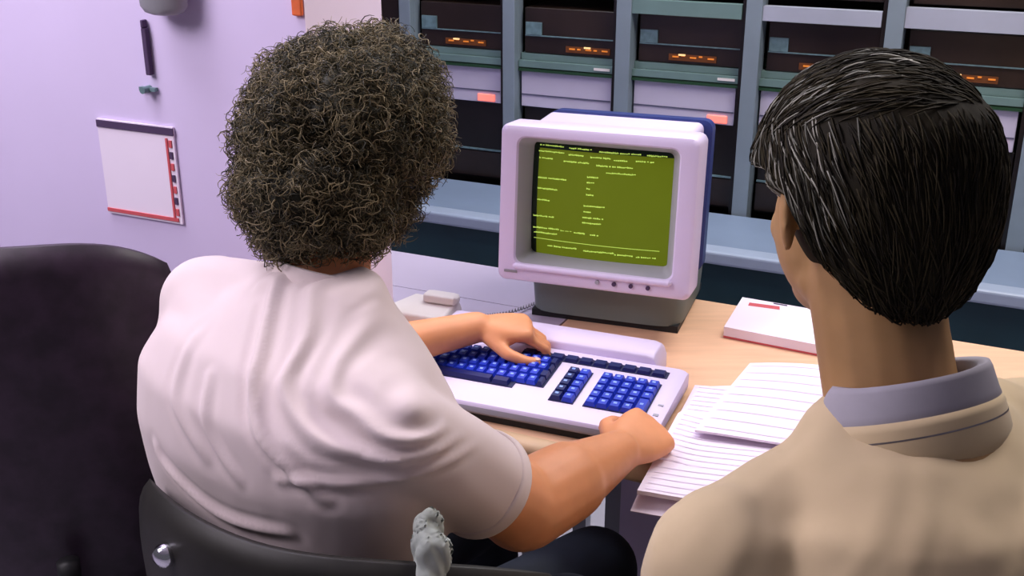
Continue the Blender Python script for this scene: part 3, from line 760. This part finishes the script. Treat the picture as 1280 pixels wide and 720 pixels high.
# trousers
b = B()
loft(b, [(T1(0, -.03, .47), R1*.19, F1*.13, 2.4), (T1(0, -.03, .53), R1*.200, F1*.14, 2.4), (T1(0, -.025, .63), R1*.19, F1*.12, 2.4)], 30)
for hp_, kn in ((HPR, KNR), (HPL, KNL)):
    ft = kn + F1*.03 - Z*.40; capsule(b, hp_ - F1*.02, kn, .084, .066); capsule(b, kn, ft, .064, .052)
remesh('trousers', b, .008, 6, 'navy', man, 'dark navy trousers')
for kn in (KNR, KNL):
    ft = kn + F1*.03 - Z*.48
    b = B(); loft(b, [(ft + F1*x + Z*(h_*.5-.033), R1*w_, Z*(h_*.5), 2.6) for x, w_, h_ in ((-.075, .02, .06), (-.06, .036, .085), (0, .040, .085), (.07, .046, .065), (.13, .044, .05), (.175, .03, .035), (.19, .012, .02))], 20)
    obj('shoe', b, 'shoe', man, smooth=True)

# hair: curly mass
def curly(parent):
    c1 = atd(430, 152, 1.36); c2 = atd(402, 238, 1.335); Xc = Vec((1, 0, 0)); fw = Vec((0, math.cos(PITCH), -math.sin(PITCH))); up = Vec((0, math.sin(PITCH), math.cos(PITCH)))
    c1 = atd(438, 160, 1.36); E = [(c1, .107, .108, .102), (c2, .090, .088, .080), (atd(470, 128, 1.37), .070, .08, .076), (atd(374, 168, 1.33), .060, .075, .085), (atd(465, 212, 1.36), .050, .07, .080)]
    b = B()
    for c, rx, ry, rz in E: ell(b, c, Xc*rx, fw*ry, up*rz, 32, 20)
    # carve: keep the face free by not covering it (mass sits behind the face plane)
    o = remesh('hair', b, .006, 6, ['hairbase', 'hair'], parent, 'curly brown hair with blond tips')
    me = o.data
    face = HC + HF1*.085 - Z*.03
    for v in me.vertices:
        p = v.co
        n_ = v.normal
        d = .006 + .016*noise.noise(p*26) + .008*noise.noise(p*62)
        v.co = p + n_*d
    for v in me.vertices:          # push the front back to uncover the face
        k = (v.co - HC).dot(HF1); h_ = (v.co - HC).z
        if h_ < .045 and k > .075: v.co -= HF1*(k-.075)*.97
    # curls
    b = B(); b.from_mesh(me)
    pol = [f for f in me.polygons]
    tot = [0]
    for f in pol: tot.append(tot[-1]+f.area)
    import bisect
    for q in range(15000):
        f = pol[min(len(pol)-1, bisect.bisect(tot, random.random()*tot[-1])-1)]
        p = Vec(f.center); n_ = Vec(f.normal)
        k = (p-HC).dot(HF1)
        if (p-HC).z < .05 and k > .07: continue
        tdir = (Vec((random.uniform(-1, 1), random.uniform(-1, 1), random.uniform(-1.2, .5)))); tdir = (tdir - n_*tdir.dot(n_)).normalized(); s2_ = n_.cross(tdir)
        rad = random.uniform(.0025, .0065); L = random.uniform(.010, .030); ph = random.random()*6.28; tr = random.uniform(1.2, 2.6)*PI
        m_ = 8; pts = []
        lift = random.choice((random.uniform(-.002, .005), random.uniform(0, .016)))
        for i in range(m_):
            w_ = i/(m_-1); a = ph + tr*w_
            pts.append(p + tdir*(L*(w_-.3)) + s2_*(rad*math.cos(a)) + n_*(rad*math.sin(a)*.8 + lift + .004*w_))
        tr_ = random.uniform(.00035, .0008)
        tube(b, pts, [tr_*(1-.6*abs(2*i/(m_-1)-1)**2) for i in range(m_)], 4, 1, True)
    b.to_mesh(me); b.free()
    me.polygons.foreach_set('use_smooth', [True]*len(me.polygons))
curly(man)

# ---------------- man in the tan jacket
F2 = Vec((-.48, .877, 0)).normalized(); R2 = Vec((F2.y, -F2.x, 0))
H2 = atd(1080, 244, 1.04); HF2 = Vec((-.27, .94, -.20)).normalized()
N2 = atd(1088, 455, 1.01)
N2 = Vec((.355, .925, 1.065))
SL2 = Vec((.195, .825, .940)); SR2 = Vec((.520, 1.00, .96))
MB2 = Vec((.375, .88, 0))
def T2(r, f, z): return MB2 + R2*r + F2*f + Z*z
b = B()
loft(b, [(T2(0, -.02, .50), R2*.16, F2*.11), (T2(0, -.02, .75), R2*.165, F2*.11), (T2(0, -.01, .92), R2*.175, F2*.11), (T2(0, .0, 1.0), R2*.16, F2*.09), (T2(0, .02, 1.05), R2*.09, F2*.065)], 28)
capsule(b, N2 - Z*.06 - F2*.01, H2 - Z*.07 - HF2*.025, .062, .060)
hR2 = head(b, H2, HF2, Z, 1.08)
EL2 = Vec((.165, .95, .69)); ER2 = Vec((.62, 1.12, .76)); WL2 = Vec((.225, 1.14, .655)); WR2 = Vec((.50, 1.335, .745))
for S_, E_ in ((SL2, EL2), (SR2, ER2)): capsule(b, T2(0, .01, 1.0), S_, .05, .05); capsule(b, S_, E_, .050, .042)
nails = []
for E_, Wq, sgn, N_ in ((EL2, WL2, 1, Vec((-.3, -.3, .9))), (ER2, WR2, -1, Vec((.1, 0, 1)))):
    capsule(b, E_, E_.lerp(Wq, .45), .042, .037); capsule(b, E_.lerp(Wq, .35), Wq, .037, .026)
    hand(b, Wq, (Wq-E_), N_, sgn, [(14, 22, 18)]*4, [(.7, .6, -.3), (.95, .25, -.2), (1, 0, -.15)], 1, .06, nails)
HR2 = T2(.10, 0, .56); HL2 = T2(-.10, 0, .56); KR2 = T2(.13, .43, .585); KL2 = T2(-.11, .43, .585)
for hp_, kn in ((HR2, KR2), (HL2, KL2)):
    ft = kn - F2*.02 - Z*.49; capsule(b, hp_, kn, .075, .052); capsule(b, kn, ft, .05, .036); capsule(b, ft, ft + F2*.13 - Z*.02, .036, .028)
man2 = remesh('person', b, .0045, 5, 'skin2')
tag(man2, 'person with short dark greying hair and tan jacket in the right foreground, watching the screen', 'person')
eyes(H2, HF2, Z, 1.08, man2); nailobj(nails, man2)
b = B()
loft(b, [(T2(0, -.02, .62), R2*.205, F2*.15, 2.3), (T2(0, -.02, .80), R2*.21, F2*.145, 2.3), (T2(0, -.015, .92), R2*.21, F2*.14, 2.3), (T2(0, 0, 1.0), R2*.165, F2*.115, 2.2), (T2(-.003, .025, 1.045), R2*.105, F2*.085, 2), (T2(0, .035, 1.06), R2*.07, F2*.06)], 36)
capsule(b, N2 - Z*.065, SL2, .062, .072); capsule(b, N2 - Z*.065, SR2, .062, .072)
for S_, E_, Wq in ((SL2, EL2, WL2), (SR2, ER2, WR2)):
    capsule(b, S_, E_, .076, .062); capsule(b, E_, E_.lerp(Wq, .86), .062, .044)
jk = remesh('jacket', b, .007, 6, 'jacket', man2, 'tan jacket with soft shoulder creases')
for v in jk.data.vertices:
    p = v.co; n_ = v.normal
    v.co = p + n_*(.005*noise.noise(Vec((p.x*9, p.y*9, p.z*22))) + .004*noise.noise(p*24) + .008*max(0, noise.noise(Vec((p.x*30-p.z*20, p.y*8, p.z*8)))-.15))
# armhole seam on the jacket (raised welt around the shoulder)
b = B(); dS = (EL2-SL2).normalized(); dN = (SL2 - (N2-Z*.065)).normalized(); a_, c_ = basis(dN)
b.free()
for nm, mt, lst in (('shirt_collar', 'collar', ((-.030, .094), (-.005, .082), (.016, .0735), (.022, .070), (.020, .060), (.0, .060), (-.03, .060))), ('jacket_collar', 'jacket', ((-.070, .104), (-.046, .100), (-.020, .090), (-.012, .086), (-.014, .080), (-.03, .078), (-.066, .078)))):
    b = B(); cN = N2 + Vec((.002, -.005, 0)); cb = (F2 - Z*.45).normalized()
    loft(b, [(cN + Z*z_ - F2*(.004), R2*r_, cb*r_*.95) for z_, r_ in lst], 48, closed=True)
    obj(nm, b, mt, man2, smooth=True)
b = B()
loft(b, [(T2(0, -.02, .47), R2*.19, F2*.13, 2.4), (T2(0, -.02, .66), R2*.19, F2*.13, 2.4)], 30)
for hp_, kn in ((HR2, KR2), (HL2, KL2)):
    ft = kn - F2*.02 - Z*.46; capsule(b, hp_ - F2*.02, kn, .088, .070); capsule(b, kn, ft, .066, .052)
remesh('trousers', b, .008, 6, 'navy', man2)
for kn in (KR2, KL2):
    ft = kn - F2*.02 - Z*.545
    b = B(); loft(b, [(ft + F2*x + Z*(h_*.5-.033), R2*w_, Z*(h_*.5), 2.6) for x, w_, h_ in ((-.075, .02, .06), (-.06, .036, .085), (0, .040, .085), (.07, .046, .065), (.13, .044, .05), (.175, .03, .035), (.19, .012, .02))], 20)
    obj('shoe', b, 'shoe', man2, smooth=True)
# short hair
def short_hair(parent):
    s = 1.08; Fd = HF2; Up = (Z - Fd*Z.dot(Fd)).normalized(); Rt = Fd.cross(Up); c = H2 + Up*.018*s - Fd*.012*s
    bm_ = B(); bmesh.ops.create_icosphere(bm_, subdivisions=6, radius=1)
    def rad(d):
        x, y, z_ = d   # x right, y fwd, z up
        lo = -.95 + max(0, min(.95, (y+.72)*1.7))          # lower hairline
        hl = .50 if y > .45 else -9
        k = 1.0
        if z_ < lo: k = max(0, 1-(lo-z_)*6)
        if y > .50 and z_ < .55: k = min(k, max(0, 1-(y-.50)*6))
        if y > .05 and abs(x) > .3 and z_ < .12: k = min(k, max(0, 1-(y-.05)*5))
        return k
    def surf(d, ex=0):
        k = rad(d); r_ = .86 + k*(.31)
        nz_ = .022*noise.noise(d*3.5) + .008*noise.noise(Vec((d.x*22, d.y*22, d.z*5)))
        return c + (Rt*d.x*.082 + Fd*d.y*.100 + Up*d.z*(.088 if d.z > 0 else .125))*s*(r_ + (nz_ if k > .2 else 0) + ex), k
    for v in bm_.verts: v.co = surf(v.co.normalized())[0]
    for f in bm_.faces: f.smooth = True
    for q in range(5000):
        d = Vec((random.gauss(0, 1), random.gauss(0, 1), random.gauss(0, 1))).normalized()
        if rad(d) < .4: continue
        flow = Vec((0, -.5, -.9)) if d.y < .3 else Vec((-.6*(1 if d.x > 0 else 1), .2, -.5))
        if d.z > .55: flow = Vec((-.8, .5, -.2))
        flow = (flow + Vec([random.uniform(-.25, .25) for _ in range(3)]))
        flow = (flow - d*flow.dot(d)).normalized()
        L = random.uniform(.18, .42); pts = []; lift = random.uniform(.0, .035)
        for i in range(6):
            w_ = i/5; dd = (d + flow*L*w_).normalized(); pts.append(surf(dd, lift*math.sin(PI*.8*w_) - .004)[0])
        left = d.x < -.5 and d.z > -.1 and d.y > -.6
        g_ = (left and random.random() < .30) or (d.z > .75 and random.random() < .12)
        r_ = random.uniform(.0005, .0010)
        tube(bm_, pts, [r_, r_, r_, r_, r_*.8, r_*.3], 4, 1 if g_ else 0)
    me = bpy.data.meshes.new('hair'); bm_.to_mesh(me); bm_.free()
    o = link('hair', me, parent, ['hair2', 'hairg']); o['label'] = 'short dark hair streaked grey at the side'
    me.polygons.foreach_set('use_smooth', [True]*len(me.polygons))
short_hair(man2)

# ================================================================== CHAIRS
def chair(name, label, base, Fd, top, w, matl, knob=False, group=None, bow=.045):
    Rd = Vec((Fd.y, -Fd.x, 0)); t = thing(name, label, 'chair', (base.x, base.y, 0), group)
    def C(r, f, z): return Vec((base.x, base.y, 0)) + Rd*r + Fd*f + Z*z
    # seat
    b = B(); loft(b, [(C(0, .02, z_), Rd*(.235*s), Fd*(.225*s), 4) for z_, s in ((.385, .93), (.392, .98), (.41, 1), (.445, 1), (.458, .96), (.462, .85))], 40); obj('seat', b, matl, t, auto=True)
    # backrest: curved pad
    b = B(); n = 24; m = 14; fr_, bk = [], []
    for i in range(n+1):
        x = -1 + 2*i/n; rf, rb = [], []
        for j in range(m+1):
            y = j/m
            ww = w*(1-.10*(abs(2*y-1))**3); zz = .50 + (top-.50)*y - .05*abs(x)**3*(1 if y > .5 else -1)*(abs(2*y-1))**2
            th_ = .020*(1-abs(x)**6*.8)*(1-abs(2*y-1)**6*.8)
            f0 = -.175 + bow*x*x - .02*(y-.5)
            rf.append(b.verts.new(C(x*ww, f0 + th_, zz))); rb.append(b.verts.new(C(x*ww, f0 - th_, zz)))
        fr_.append(rf); bk.append(rb)
    for i in range(n):
        for j in range(m):
            b.faces.new((fr_[i][j], fr_[i+1][j], fr_[i+1][j+1], fr_[i][j+1])); b.faces.new((bk[i][j+1], bk[i+1][j+1], bk[i+1][j], bk[i][j]))
    for i in range(n):
        for j in (0, m): b.faces.new((fr_[i][j], fr_[i+1][j], bk[i+1][j], bk[i][j]))
    for j in range(m):
        for i in (0, n): b.faces.new((fr_[i][j], fr_[i][j+1], bk[i][j+1], bk[i][j]))
    obj('backrest', b, matl, t, smooth=True)
    b = B(); tube(b, spline([C(0, .0, .375), C(0, -.16, .37), C(0, -.225, .42), C(0, -.215, .60)], 6), .016, 10); obj('back_bracket', b, 'black', t, smooth=True)
    b = B(); cyl(b, C(0, 0, .08), C(0, 0, .385), .024, 20); obj('column', b, 'chrome', t, auto=True)
    for k in range(5):
        a = 2*PI*k/5; d = Vec((math.cos(a), math.sin(a), 0)); b = B(); c0 = C(0, 0, .085)
        tube(b, [c0, c0 + d*.15 + Z*-.005, c0 + d*.27 - Z*.02], [.022, .018, .013], 10); lg = obj('leg', b, 'black', t, smooth=True)
        b = B(); p = c0 + d*.27 - Z*.0; s_ = d.cross(Z); cyl(b, Vec((p.x, p.y, .028)) - s_*.012, Vec((p.x, p.y, .028)) + s_*.012, .027, 18); obj('caster', b, 'black', lg, auto=True)
    if knob:
        kp, kn_ = knob
        b = B(); tube(b, [kp + kn_*x for x in (.012, 0, -.004, -.012, -.020, -.023)], [.004, .005, .012, .014, .011, .004], 18)
        obj('adjuster_knob', b, 'chrome', t, smooth=True, label='shiny chrome adjuster knob')
    return t
CB = Vec((-.178, 1.132, 0)); FC = Vec((math.sin(R(22)), math.cos(R(22)), 0))
kn_pos = onplane(215, 687, CB + FC*-.155, FC)
ch = chair('office_chair', 'black upholstered office chair holding the person in the cream shirt', CB, FC, .872, .285, 'leather', (kn_pos, FC), bow=.13)
chair('office_chair', 'dark plum office chair standing by the lilac wall, left of the cream shirt', Vec((-.665, 1.54, 0)), Vec((-.2, 1, 0)).normalized(), 1.055, .19, 'leather2')
chair('office_chair', 'black office chair under the person in the tan jacket', T2(0, -.035, 0), F2, .84, .22, 'leather')

# ================================================================== LIGHT
def area(name, loc, tgt, sx, sy, power, col):
    l = bpy.data.lights.new(name, 'AREA'); l.shape = 'RECTANGLE'; l.size = sx; l.size_y = sy; l.energy = power; l.color = col
    o = bpy.data.objects.new(name, l); COL.objects.link(o); o.location = loc
    o.rotation_euler = (Vec(tgt)-Vec(loc)).to_track_quat('-Z', 'Y').to_euler(); return o
area('ceiling_light', (-.9, 1.9, 2.62), (-.6, 1.7, 0), 1.2, .6, 30, (.93, .88, 1))
area('ceiling_light', (1.1, 1.9, 2.62), (.8, 1.7, 0), 1.2, .6, 30, (1, .92, .88))
area('ceiling_light', (.2, 3.0, 2.62), (.1, 2.6, 0), 1.6, .5, 18, (.85, .92, 1))
area('window_light', (-1.7, .9, 2.3), (-.35, 1.3, .95), 1.0, .8, 30, (1, .90, 1))
for x, y in ((-.9, 1.9), (1.1, 1.9), (.2, 3.0)):
    b = B(); box(b, Vec((x, y, 2.68)), Vec((1, 0, 0)), Vec((0, 1, 0)), Z, .62, .32, .018); 
    o = tag(obj('ceiling_lamp', b, 'tube'), 'flat white ceiling light panel', 'ceiling light', 'ceiling light panels')
w = bpy.data.worlds.new('world'); SC.world = w; w.use_nodes = True
bg = w.node_tree.nodes['Background']; bg.inputs[0].default_value = (.60, .58, .68, 1); bg.inputs[1].default_value = .15
SC.view_settings.view_transform = 'Standard'; SC.view_settings.look = 'None'; SC.view_settings.exposure = 0.0
